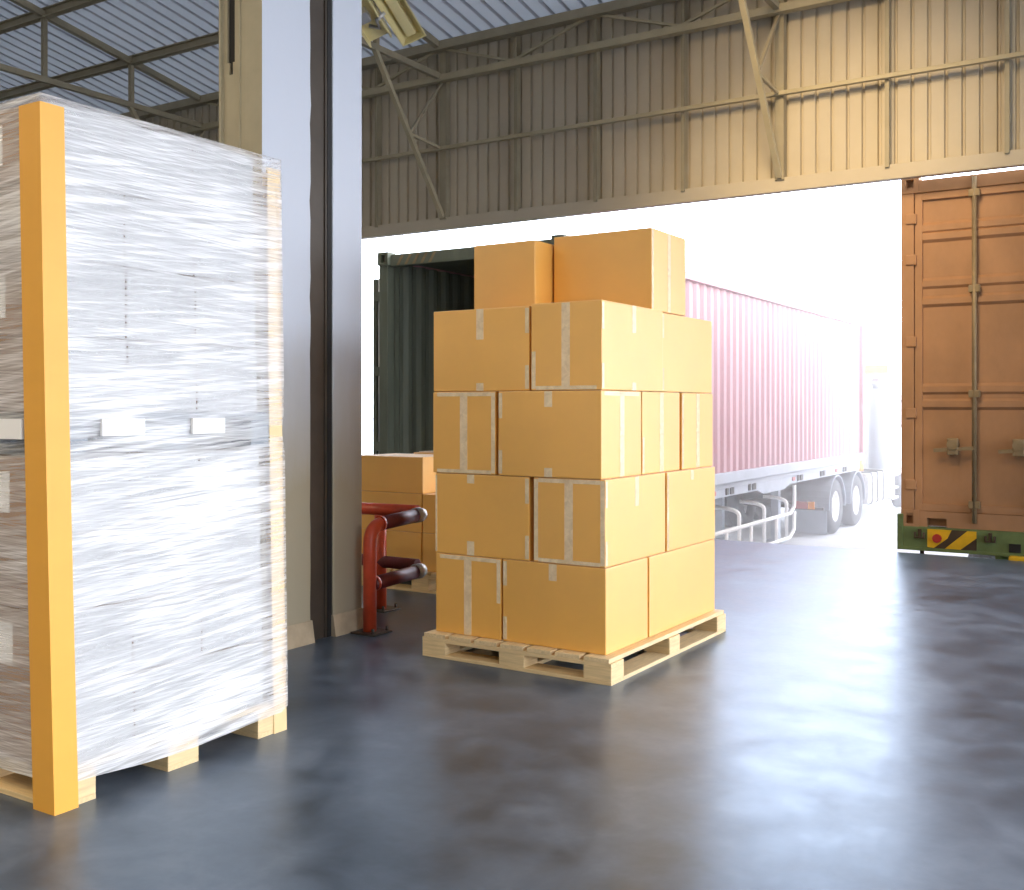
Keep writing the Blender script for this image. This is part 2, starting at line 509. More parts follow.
# --------------------------------------------------------------- main pallet of boxes
def pallet(W, D, Hh, nb, name, mx, my, mblk, rows_x=3, rows_y=3, perimeter=True, bw=.14, bl=.16):
    """block pallet centred on its own origin: W along x, D along y"""
    t = empty(name)
    dt = .022
    bz = .02
    for i in range(nb):                                   # top boards run along y
        w = W / nb
        x = -W / 2 + w * i
        MB().box(x + .012, x + w - .012, -D / 2, D / 2, Hh - dt, Hh, .003).build('deck_board', my, t)
    for j in range(rows_y):
        y = -D / 2 + (D - bw) * j / (rows_y - 1)
        MB().box(-W / 2, W / 2, y, y + bw, Hh - 2 * dt, Hh - dt, .002).build('cross_board', mx, t)
        if not perimeter or j in (0, rows_y - 1):
            MB().box(-W / 2, W / 2, y, y + bw, 0, bz, .002).build('bottom_board', mx, t)
    if perimeter:
        for i in range(rows_x):
            x = -W / 2 + (W - bw) * i / (rows_x - 1)
            MB().box(x, x + bw, -D / 2 + bw, D / 2 - bw, 0, bz, .002).build('bottom_board', my, t)
    for i in range(rows_x):
        for j in range(rows_y):
            x = -W / 2 + (W - bl) * i / (rows_x - 1); y = -D / 2 + (D - bw) * j / (rows_y - 1)
            MB().box(x, x + bl, y, y + bw, bz, Hh - 2 * dt, .003).build('block', mblk, t)
    return t

P0 = Vector((-2.363, 4.724)); R0 = math.radians(-1.0)
ux = Vector((math.cos(R0), math.sin(R0))); uy = Vector((-math.sin(R0), math.cos(R0)))
pw, pd_ = 1.2, 1.545
c = P0 - ux * (pw / 2) + uy * (pd_ / 2)
pl = pallet(pw, pd_, .132, 7, 'wooden_pallet', M['pine_x'], M['pine_y'], M['pine'])
pl.location = (c.x, c.y, 0); pl.rotation_euler = (0, 0, R0)
tag(pl, 'pale wooden pallet under the tall stack of cardboard boxes', 'pallet')


def tape_strip(o, face, dims, a0, a1, b0, b1):
    """strip on a face of a box with base-centre origin; a from the left end, b from the bottom, metres"""
    sx, sy, sz = dims; e = .0012
    mb = MB()
    if face == 'F':   # -y face, left = -x
        mb.box(-sx / 2 + a0, -sx / 2 + a1, -sy / 2 - e, -sy / 2 + .0002, b0, b1)
    elif face == 'R':  # +x face, left = -y
        mb.box(sx / 2 - .0002, sx / 2 + e, -sy / 2 + a0, -sy / 2 + a1, b0, b1)
    return mb.build('packing_tape', M['tape'], o)


def short_face(o, f, d, fr=(1, 1, 1, 1), cw=.05):
    """sealed end: centre strip and a frame of tape (left, right, top, bottom)"""
    w = d[0] if f == 'F' else d[1]; h = d[2]
    tape_strip(o, f, d, w / 2 - cw / 2, w / 2 + cw / 2, .004, h - .004)
    k = .024
    if fr[0]: tape_strip(o, f, d, .004, .004 + k, .01, h * (.45 if fr[0] < 1 else .98))
    if fr[1]: tape_strip(o, f, d, w - k - .004, w - .004, h * (.45 if fr[1] < 1 else .02), h - .006)
    if fr[2]: tape_strip(o, f, d, .03, w - .03, h - k - .002, h - .004)
    if fr[3]: tape_strip(o, f, d, .03, w - .03, .004, k)


def long_face(o, f, d, top=.1, bot=.045, left=True, right=False, cw=.048, off=0):
    w = d[0] if f == 'F' else d[1]; h = d[2]
    c = w / 2 + off
    if top: tape_strip(o, f, d, c - cw / 2, c + cw / 2, h - top, h - .002)
    if bot: tape_strip(o, f, d, c - cw / 2, c + cw / 2, .002, bot)
    for on, a in ((left, .003), (right, w - .026)):
        if on:
            tape_strip(o, f, d, a, a + .023, .01, h * .3); tape_strip(o, f, d, a, a + .023, h * .68, h - .01)


def cardboard_box(x0, x1, y0, y1, z0, z1, label, rot=0.0, group='boxes stacked on the front pallet', bev=.006):
    dx, dy, dz = x1 - x0, y1 - y0, z1 - z0
    mb = MB()
    mb.box(-dx / 2, dx / 2, -dy / 2, dy / 2, 0, dz, bev)
    o = mb.build('cardboard_box', M['cardboard'])
    o.location = ((x0 + x1) / 2, (y0 + y1) / 2, z0); o.rotation_euler = (0, 0, math.radians(rot))
    tag(o, label, 'box', group)
    return o, (dx, dy, dz)

Z = [.133, .579, 1.033, 1.493, 1.95]
g = .002
def cb(layer, x0, x1, y0, y1, label, rot=-.3, dz=0):
    return sbox(x0, x1, y0, y1, Z[layer], Z[layer + 1] - g + dz, label, rot)
SR = math.radians(-1.0)
def sbox(x0, x1, y0, y1, z0, z1, label, rot):
    o, d = cardboard_box(x0, x1, y0, y1, z0, z1, label, -1.0 + (rot + .3) * .6)
    px, py = -2.43, 4.79
    ax, ay = o.location.x - px, o.location.y - py
    o.location.x = px + ax * math.cos(SR) - ay * math.sin(SR); o.location.y = py + ax * math.sin(SR) + ay * math.cos(SR)
    return o, d
HID = 'cardboard box out of sight on the far side of the tall stack'
# layer 1 (on the pallet)
o, d = cb(0, -3.515, -3.071, 4.79, 5.49, 'narrow box at the bottom left of the tall stack, resting on the pallet'); short_face(o, 'F', d, (0, .4, 1, 0))
o, d = cb(0, -3.059, -2.427, 4.79, 5.284, 'wide mustard box on the pallet at the bottom front corner of the stack'); long_face(o, 'F', d, .09, 0, True)
o, d = cb(0, -3.059, -2.422, 5.292, 6.24, 'long bottom box at the rear of the pale right side of the stack', -.2)
cb(0, -3.495, -3.07, 5.50, 6.24, HID)
# layer 2
o, d = cb(1, -3.518, -2.889, 4.79, 5.285, 'wide box above the bottom left narrow one, second layer of the tall stack'); long_face(o, 'F', d, .05, .08, False, True, off=-.07)
tape_strip(o, 'F', d, .001, .012, .01, d[2] - .01)
o, d = cb(1, -2.862, -2.43, 4.79, 5.52, 'taped front corner box of the second layer of the tall stack'); short_face(o, 'F', d, (1, 1, 1, 1)); long_face(o, 'R', d, .16, 0, True)
o, d = cb(1, -2.862, -2.424, 5.527, 6.25, 'rear box on the pale right side, second layer of the stack', -.2); long_face(o, 'R', d, .06, 0, True)
tape_strip(o, 'R', d, .002, .03, .01, d[2] - .02)
cb(1, -3.495, -2.89, 5.295, 5.77, HID); cb(1, -3.495, -2.89, 5.78, 6.25, HID)
# layer 3
o, d = cb(2, -3.532, -3.104, 4.785, 5.5, 'narrow box framed with tape at the left of the third layer of the stack'); short_face(o, 'F', d, (0, 1, 1, 1))
o, d = cb(2, -3.084, -2.448, 4.782, 5.246, 'wide box at the front corner of the third layer of the tall stack'); long_face(o, 'F', d, .085, .05, True); short_face(o, 'R', d, (0, 0, 1, 0))
o, d = cb(2, -3.084, -2.452, 5.264, 5.77, 'middle of the three narrow pale boxes on the third layer right side', -.2); short_face(o, 'R', d, (.4, 0, 0, 0))
o, d = cb(2, -3.084, -2.45, 5.797, 6.275, 'rearmost of the three narrow pale boxes on the third layer right side', -.4); short_face(o, 'R', d, (1, 0, 0, 0))
cb(2, -3.51, -3.105, 5.51, 6.27, HID)
# layer 4
o, d = cb(3, -3.533, -2.889, 4.79, 5.285, 'wide box with short tape tabs at the left of the fourth layer'); long_face(o, 'F', d, .17, .045, False, True)
o, d = cb(3, -2.872, -2.445, 4.782, 5.52, 'box with tall centre tape at the front corner of the fourth layer', -.5, .008); short_face(o, 'F', d, (.5, 0, 0, 1)); long_face(o, 'R', d, .15, .045, True)
o, d = cb(3, -2.872, -2.455, 5.527, 6.275, 'rear box on the pale right side of the fourth layer', -.2); long_face(o, 'R', d, 0, 0, True)
cb(3, -3.51, -2.89, 5.295, 5.78, HID); cb(3, -3.51, -2.89, 5.785, 6.27, HID)
# layer 5
o, d = sbox(-3.59, -3.155, 5.27, 6.0, Z[4] + .001, 2.39, 'narrow box on top of the stack, left of the two topmost', .3)
o, d = sbox(-3.14, -2.493, 5.47, 5.95, Z[4] + .009, 2.43, 'wide box on top of the stack, right of the two topmost', -.3); long_face(o, 'F', d, 0, .055, False, False, off=-.04); short_face(o, 'R', d, (1, 0, 0, 0), .04)

# --------------------------------------------------------------- small stack behind the guard
pl2 = pallet(1.28, 1.0, .155, 7, 'wooden_pallet', M['pine_x'], M['pine_y'], M['pine'])
pl2.location = (-4.80, 6.86, 0)
tag(pl2, 'wooden pallet under the low stack of boxes behind the red guard', 'pallet')
bg = 'boxes on the pallet behind the guard'
zz = [.156, .448, .745, 1.026]
def bb(k, x0, x1, y0, y1, label, top=0):
    return cardboard_box(x0, x1, y0, y1, zz[k], zz[k + 1] - .002 + top, label, random.uniform(-.4, .4), bg, .005)
bb(0, -5.43, -4.816, 6.40, 6.86, 'bottom left box of the low stack behind the red guard')
bb(0, -4.806, -4.2, 6.40, 6.86, 'bottom right box of the low stack, partly behind the tall stack')
bb(1, -5.43, -4.812, 6.395, 6.86, 'middle left box of the low stack behind the top red rail')
bb(1, -4.803, -4.2, 6.40, 6.86, 'middle right box of the low stack, partly behind the tall stack')
bb(2, -5.43, -4.802, 6.40, 6.86, 'top front box of the low stack behind the red guard')
for k in (0, 1):
    bb(k, -5.43, -4.815, 6.87, 7.33, 'cardboard box out of sight at the back of the low stack'); bb(k, -4.805, -4.2, 6.87, 7.33, 'cardboard box out of sight at the back of the low stack')
o, d = bb(2, -5.25, -4.62, 6.87, 7.33, 'box with pale raised flaps at the back of the low stack', .012)
MB().bar((-.30, -.1, d[2] + .004), (.31, -.22, d[2] + .03), .12, .004).build('flap', M['flap_white'], o)

# --------------------------------------------------------------- red pipe guard
def arc(p0, p1, p2, n=6):
    """quadratic bend"""
    p0, p1, p2 = map(Vector, (p0, p1, p2))
    return [p0 * (1 - t) ** 2 + p1 * 2 * t * (1 - t) + p2 * t * t for t in [i / n for i in range(n + 1)]]
def guard():
    t = empty('pipe_guard', (-4.20, 5.05, 0), label='red steel pipe guard with maroon rails bolted to the floor beside the pillar', cat='guard')
    gx, gy = 0, 0
    r = .042
    mb = MB(); mb.tube([(0, 0, .012)] + arc((0, 0, .55), (0, 0, .665), (0, .12, .672)), r, 16); mb.build('post', M['red'], t)
    mb = MB(); mb.tube([(-.42, .62, .012), (-.42, .62, .66)], r, 16); mb.build('post', M['red'], t)
    MB().tube([(0, .10, .671), (0, .50, .69)], r * 1.08, 16).build('rail', M['maroon'], t)
    MB().tube([(0, .02, .30), (0, .50, .318)], r * 1.05, 16).build('rail', M['maroon'], t)
    MB().tube([(-1.0, .62, .69), (-.10, .62, .70)], r, 16).build('rail', M['red'], t)
    MB().tube([(-1.0, .62, .335), (-.10, .62, .335)], r, 16).build('rail', M['maroon'], t)
    for z in (.69, .318):
        MB().tube([(0, .46, z), (0, .515, z + .001), (0, .545, z + .002), (0, .562, z + .002)], [r * 1.2, r * 1.2, r * 1.0, r * .5], 16).build('end_cap', M['galv'], t)
    for z in (.671, .302):
        MB().tube([(0, .095 if z > .5 else .04, z), (0, .115 if z > .5 else .06, z + .001)], r * 1.14, 16).build('collar', M['red'], t)
    for x, y in ((0, 0), (-.42, .62)):
        pbase = MB().box(x - .085, x + .1, y - .085, y + .1, 0, .012, .003).build('base_plate', M['dark_steel'], t)
        for a, b in ((.075, .075), (-.06, .075), (.075, -.06)):
            MB().tube([(x + a, y + b, .012), (x + a, y + b, .04)], .009, 6).build('bolt', M['dark_steel'], pbase)
    return t
guard()

# --------------------------------------------------------------- wrapped double load on the left
def lean(z): return (-.019 * z, -.010 * z)
WX1, WY0, WY1, WX0 = -3.240, 2.218, 3.345, -4.25
# pallets
lp = pallet(1.0, 1.09, .135, 6, 'wooden_pallet', M['pine_x'], M['pine_y'], M['pine'], perimeter=False, bw=.15, bl=.12)
lp.location = ((WX0 + WX1) / 2 - .005, (WY0 + WY1) / 2, 0)
tag(lp, 'wooden pallet on the floor under the tall film wrapped load', 'pallet')
up = pallet(.97, 1.03, .15, 6, 'wooden_pallet', M['bluegrey'], M['bluegrey'], M['bluegrey'], perimeter=False, bw=.12, bl=.12)
up.location = ((WX0 + WX1) / 2 - .02, (WY0 + WY1) / 2 - .012, 1.232)
tag(up, 'grey pallet halfway up the film wrapped load', 'pallet')
proto = None
def carton(x, y, z, sx, sy, sz, label):
    global proto
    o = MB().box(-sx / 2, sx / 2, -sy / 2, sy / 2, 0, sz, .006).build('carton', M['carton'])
    o.data.materials.append(M['carton_lit'])
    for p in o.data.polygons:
        if p.normal.x > .7: p.material_index = 1  # daylight put into the colour: the face turned to it is whiter
    o.location = (x, y, z)
    tag(o, label, 'carton', 'cartons inside the film wrapped load')
    if r % 2: MB().box(-.16, .0, -sy / 2 - .001, -sy / 2 + .0004, sz * .25, sz * .8).build('paper_label', M['label'], o)
    return o
rows = 4
for load, (zb, zt) in enumerate(((.137, 1.228), (1.384, 2.475))):
    hh = (zt - zb) / rows
    for r in range(rows):
        zc = zb + hh * r
        dx, dy = lean(zc + hh)
        for k in range(3):
            sy = (WY1 - WY0 - .135) / 3
            yc = WY0 + .025 + sy * (k + .5) + dy
            lab = ('pale carton under the film in the lower half of the wrapped load', 'pale carton under the film in the upper half of the wrapped load')[load]
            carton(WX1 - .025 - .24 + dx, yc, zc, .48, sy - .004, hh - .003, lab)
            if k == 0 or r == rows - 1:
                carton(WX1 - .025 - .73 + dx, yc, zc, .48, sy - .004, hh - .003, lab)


def film():
    mb = MB(); bm = mb.bm
    nside = (26, 28, 26, 28)
    def loop(z):
        dx, dy = lean(z)
        x0, x1, y0, y1 = WX0, WX1 + dx, WY0 + dy, WY1 + .002 * z
        pinch = .012 * math.exp(-((z - 1.30) / .06) ** 2)
        x1 -= pinch; y0 += pinch; y1 -= pinch * .3
        pts = []
        cs = [(x1, y0), (x1, y1), (x0, y1), (x0, y0)]
        for s in range(4):
            a, b = cs[s], cs[(s + 1) % 4]
            n = nside[s]
            for i in range(n):
                f = i / n
                p = Vector((a[0] + (b[0] - a[0]) * f, a[1] + (b[1] - a[1]) * f, z))
                nrm = Vector(((1, 0), (0, 1), (-1, 0), (0, -1))[s] + (0,))
                w = math.sin(PI * f) ** .5 if 0 < f < 1 else 0
                q = noise.noise((p.x * 2.3, p.y * 2.3, p.z * 9)) * .006 + noise.noise((p.x * 5, p.y * 5, p.z * 34)) * .0035
                p += nrm * w * (q + .002)
                pts.append(p)
        return pts
    rings = []
    nz = 110
    zlo, zhi = .10, 2.488
    for i in range(nz + 1):
        z = zlo + (zhi - zlo) * i / nz
        pts = loop(z)
        if i == 0:
            for k, p in enumerate(pts): p.z += .035 * noise.noise((p.x * 1.7 + 5, p.y * 1.7, 0)) - (.02 if k < 26 else 0)
        rings.append([bm.verts.new(p) for p in pts])
    n = len(rings[0])
    for a, b in zip(rings, rings[1:]):
        for k in range(n):
            f = bm.faces.new((a[k], a[(k + 1) % n], b[(k + 1) % n], b[k])); f.smooth = True
    # top sheet: inner rings
    prev = rings[-1]
    cx = sum(v.co.x for v in prev) / n; cy = sum(v.co.y for v in prev) / n
    for s in (.9, .6, .25):
        ring = [bm.verts.new((cx + (v.co.x - cx) * s, cy + (v.co.y - cy) * s, zhi + .008 * noise.noise((v.co.x * 6, v.co.y * 6, s * 9)) + .004)) for v in rings[-1]]
        for k in range(n):
            f = bm.faces.new((prev[k], prev[(k + 1) % n], ring[(k + 1) % n], ring[k])); f.smooth = True
        prev = ring
    bm.faces.new(prev)
    bmesh.ops.recalc_face_normals(bm, faces=bm.faces[:])
    return mb
fo = film().build('stretch_film', M['film'])
tag(fo, 'clear stretch film wound round the whole tall load at the left', 'stretch film')
# white labels stuck on the film at the pallet gap
for y0, y1 in ((2.42, 2.605), (2.835, 3.0)):
    dx, _ = lean(1.33)
    MB().box(WX1 + dx - .006, WX1 + dx + .008, y0, y1, 1.298, 1.36).build('white_label', M['label'], fo)
MB().box(-3.66, -3.40, WY0 - .0235, WY0 - .012, 1.29, 1.362).build('white_label', M['label'], fo)

def corner_board(z0, z1, x1, y0, wy, wx, sgn, th, label, m):
    """L-section board standing at a corner of the load, following its lean"""
    mb = MB(); bm = mb.bm
    rings = []
    n = 24
    for i in range(n + 1):
        z = z0 + (z1 - z0) * i / n
        dx, dy = lean(z)
        bow = .006 * math.sin(PI * i / n)
        x = x1 + dx - bow; y = y0 + (dy if sgn > 0 else .002 * z)
        L = [(x + th, y - sgn * th), (x + th, y + sgn * wy), (x, y + sgn * wy), (x, y), (x - wx, y), (x - wx, y - sgn * th)]
        rings.append([bm.verts.new((a, b, z)) for a, b in L])
    for a, b in zip(rings, rings[1:]):
        for k in range(6): bm.faces.new((a[k], a[(k + 1) % 6], b[(k + 1) % 6], b[k]))
    bm.faces.new(rings[0]); bm.faces.new(rings[-1])
    bmesh.ops.recalc_face_normals(bm, faces=bm.faces[:])
    return tag(mb.build('corner_board', m), label, 'corner board')
corner_board(0, 2.455, WX1 + .004, WY0 - .004, .088, .115, 1, .006, 'long mustard corner board on the near corner of the wrapped load', M['board'])
corner_board(0, 2.44, WX1 - .012, WY1 - .012, .068, .09, -1, .008, 'corner board under film on the far corner of the wrapped load', M['board_pale'])

# --------------------------------------------------------------- shipping containers, trailers, truck
def corrugated(mb, p, q, z0, z1, nrm, pitch=.285, depth=.036, th=.006):
    p, q, nrm = Vector(p), Vector(q), Vector(nrm)
    L = (q - p).length; t = (q - p) / L
    n = int(L / pitch); pitch = L / n
    prof = []
    for i in range(n):
        s = i * pitch
        prof += [(s, 0), (s + pitch * .26, 0), (s + pitch * .5, -depth), (s + pitch * .76, -depth)]
    prof.append((L, 0))
    bm = mb.bm
    def V(s, d, z): 
        v = p + t * s + nrm * d
        return bm.verts.new((v.x, v.y, z))
    a = [V(s, d, z0) for s, d in prof]; b = [V(s, d, z1) for s, d in prof]
    a2 = [V(s, d - th, z0) for s, d in prof]; b2 = [V(s, d - th, z1) for s, d in prof]
    fs = []
    for i in range(len(prof) - 1):
        fs += [bm.faces.new((a[i], a[i + 1], b[i + 1], b[i])), bm.faces.new((a2[i + 1], a2[i], b2[i], b2[i + 1]))]
        fs += [bm.faces.new((b[i], b[i + 1], b2[i + 1], b2[i])), bm.faces.new((a[i + 1], a[i], a2[i], a2[i + 1]))]
    return mb


def corner_casting(mb, x, y, z, s=.17):
    """block with an oval hole shown as a recessed pocket on the -y face"""
    h = s / 2
    mb.box(x - h, x - .035, y - h, y + h, z - h, z + h); mb.box(x + .035, x + h, y - h, y + h, z - h, z + h)
    mb.box(x - .035, x + .035, y - h, y + h, z + .05, z + h); mb.box(x - .035, x + .035, y - h, y + h, z - h, z - .05)
    mb.box(x - .035, x + .035, y, y + h, z - .05, z + .05)

def open_container():
    x0, x1, y0, y1, z0, z1 = -8.80, -6.07, 10.86, 25.3, .33, 3.43
    ox, oy = (x0 + x1) / 2, y0
    t = empty('shipping_container', (ox, oy, z0), label='open dusty red shipping container backed to the dock behind the tall stack', cat='container')
    def fin(mb, name, m):
        bmesh.ops.translate(mb.bm, vec=(-ox, -oy, -z0), verts=mb.bm.verts[:]); return mb.build(name, m, t)
    fin(corrugated(MB(), (x1, y0 + .14, 0), (x1, y1 - .14, 0), z0 + .01, z1 - .09, (1, 0, 0)), 'side_wall', M['cont_red'])
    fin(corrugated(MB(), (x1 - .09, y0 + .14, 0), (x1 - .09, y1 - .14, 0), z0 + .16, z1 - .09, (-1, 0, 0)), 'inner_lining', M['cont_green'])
    fin(corrugated(MB(), (x0, y0 + .14, 0), (x0, y1 - .14, 0), z0 + .16, z1 - .09, (-1, 0, 0)), 'side_wall', M['cont_red'])
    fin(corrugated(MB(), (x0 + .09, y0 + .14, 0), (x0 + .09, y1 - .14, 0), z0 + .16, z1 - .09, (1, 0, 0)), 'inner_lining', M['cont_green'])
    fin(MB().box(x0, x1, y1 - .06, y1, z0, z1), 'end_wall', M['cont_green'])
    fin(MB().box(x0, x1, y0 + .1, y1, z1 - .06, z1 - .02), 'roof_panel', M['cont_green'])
    fin(MB().box(x0 + .08, x1 - .08, y0, y1, z0 + .1, z0 + .16), 'floor_panel', M['pine_y'])
    for x in (x0, x1):
        fin(MB().box(x - .06, x + .06 if x > -7 else x + .08, y0, y1, z0 - .15, z0 + .02, .01), 'bottom_rail', M['grey'] if x > -7 else M['cont_green'])
        fin(MB().box(x - .05, x + .05, y0, y1, z1 - .11, z1, .01), 'top_rail', M['cont_red'])
        fin(MB().box(x - .07, x + .07, y0, y0 + .16, z0, z1, .008), 'corner_post', M['cont_green'] if x < -7 else M['cont_red'])
        fin(MB().box(x - .07, x + .07, y1 - .16, y1, z0, z1, .008), 'corner_post', M['cont_red'])
        mb = MB(); corner_casting(mb, x + (.04 if x < -7 else -.04), y0 + .02, z1 - .06); fin(mb, 'corner_casting', M['cont_green'])
    hd = fin(MB().box(x0 + .1, x1 - .1, y0, y0 + .12, z1 - .16, z1 - .005, .01), 'door_header', M['cont_green'])
    fin(MB().box(x0 + .1, x1 - .1, y0, y0 + .12, z0, z0 + .15, .01), 'door_sill', M['cont_green'])
    st = MB()
    for k in range(5):
        xx = x0 + .22 + .13 * k
        st.prism([(xx, z1 - .15), (xx + .045, z1 - .15), (xx + .125, z1 - .02), (xx + .08, z1 - .02)], y0 - .003, y0 + .002, 'Y')
    bmesh.ops.translate(st.bm, vec=(-ox, -oy, -z0), verts=st.bm.verts[:]); st.build('hazard_stripes', M['rod'], hd)
    # door leaves swung back along the sides
    for x, s in ((x0, -1), (x1, 1)):
        if s > 0: continue
        mb = MB(); xx = x - .19
        mb.box(xx - .03, xx + .03, y0 + .05, y0 + 1.3, z0 + .12, z1 - .3, .01)
        lf = fin(mb, 'door_leaf', M['cont_green'])
        r = MB(); r.tube([(xx + .07, y0 + .07, z0 + .05), (xx + .07, y0 + .07, z1 - .3)], .02, 8)
        bmesh.ops.translate(r.bm, vec=(-ox, -oy, -z0), verts=r.bm.verts[:]); r.build('lock_rod', M['galv'], lf)
        h = MB()
        for zz_ in (z0 + .5, z0 + 1.5, z0 + 2.5): h.box(x - .19, x - .04, y0 + .02, y0 + .1, zz_, zz_ + .12)
        bmesh.ops.translate(h.bm, vec=(-ox, -oy, -z0), verts=h.bm.verts[:]); h.build('hinge', M['cont_green'], lf)
open_container()

YARD = -1.35
def wheel(parent, x, y, z, R, name='wheel', s=1, wd=.30):
    prof = [(R * .56, 0), (R * .60, .0), (R * .9, -.012), (R * .97, .02), (R, .06), (R, wd - .06), (R * .97, wd - .02), (R * .9, wd), (R * .56, wd)]
    Mx = Matrix.Translation((x, y, z)) @ Matrix.Scale(s, 4, (1, 0, 0))
    w = MB().lathe([(r, -a) for r, a in prof], 36, Mx, closed=True).build(name, M['tyre'], parent)
    MB().lathe([(R * .57, -.01), (R * .55, -.01), (R * .47, -.07), (R * .40, -.09), (R * .22, -.05), (R * .18, .0), (R * .05, .02), (R * .05, -.16), (R * .57, -.16)], 30, Mx, closed=True).build('rim', M['rim'], w)
    return w

def chassis_trailer():
    x0, x1 = -8.80, -6.05
    t = empty('trailer_chassis', (-7.43, 10.9, YARD), label='pale grey skeletal trailer carrying the open red container', cat='trailer')
    ox, oy, oz = t.location
    def fin(mb, name, m, par=None):
        bmesh.ops.translate(mb.bm, vec=(-ox, -oy, -oz), verts=mb.bm.verts[:]); return mb.build(name, m, par or t)
    for x in (-7.9, -6.95): fin(MB().box(x - .07, x + .07, 11.0, 25.0, -.15, .31, .01), 'main_beam', M['greydk'])
    # outer side rail with stepped lower edge and stake pockets
    mb = MB()
    mb.box(x1 - .05, x1 - .02, 11.0, 25.1, .08, .17, .006)
    mb.prism([(11.0, .1), (11.0, -.05), (17.9, -.05), (18.2, -.13), (19.4, -.13), (19.75, -.05), (25.1, -.05), (25.1, .1)], x1 - .06, x1 - .03, 'X')
    sr = fin(mb, 'side_rail', M['grey'])
    for y in (12.2, 14.3, 16.3, 17.4, 20.2, 21.8, 23.6):
        fin(MB().box(x1 - .03, x1 - .01, y, y + .10, -.02, .09).box(x1 - .03, x1 - .01, y + .2, y + .36, -.02, .09), 'stake_pocket', M['greydk'], sr)
    for y in (15.7, 19.9, 23.0): fin(MB().box(x1 - .03, x1 - .012, y, y + .14, .0, .07), 'side_marker', M['lampred'], sr)
    mb = MB(); mb.box(-8.8, -8.75, 11, 25.1, -.03, .325); fin(mb, 'side_rail', M['grey'])
    for y in (11.3, 14, 17, 20, 23): fin(MB().box(-8.75, -6.1, y, y + .12, .12, .31), 'cross_member', M['greydk'])
    # rear axles (hidden behind the boxes)
    for y in (12.6, 13.9):
        fin(MB().tube([(-8.7, y, YARD + .52), (-6.2, y, YARD + .52)], .08, 10), 'axle', M['greydk'])
        for x, s in ((-6.15, 1), (-8.72, -1)):
            wheel(t, x - ox, y - oy, YARD + .52 - oz, .52, s=s)
    # side guard of bent pipe
    Yg0, Yg1 = 15.3, 20.1
    gx = x1 - .05
    r = .035
    gr = fin(MB().tube([(gx, Yg0, -.62), (gx, Yg1 - .25, -.62), (gx, Yg1, -.5), (gx, Yg1, -.1)], r, 10), 'side_guard', M['white'])
    fin(MB().tube([(gx, 17.0, -1.08), (gx, Yg1 - .3, -1.08), (gx, Yg1 - .02, -.95), (gx, Yg1, -.6)], r, 10), 'guard_rail', M['white'], gr)
    for y in (15.7, 17.0, 18.3, 19.6):
        fin(MB().tube([(gx, y, -1.1), (gx, y, -.45)] + arc((gx, y, -.42), (gx, y, -.3), (gx - .45, y, -.3)), r, 10), 'guard_post', M['white'], gr)
    for y in (16.4, 17.6, 19.0):
        fin(MB().tube([(gx, y, -1.1), (gx, y, -.62)], r * .9, 8), 'guard_post', M['white'], gr)
    fin(MB().box(-7.6, -7.2, 17.2, 18.6, -.55, -.15, .03), 'tool_box', M['greydk'])
    for x in (-7.95, -6.75): fin(MB().box(x - .08, x + .08, 20.9, 21.06, YARD + .05, .1, .01).box(x - .16, x + .16, 20.85, 21.15, YARD + .01, YARD + .06), 'landing_leg', M['grey'])
chassis_trailer()

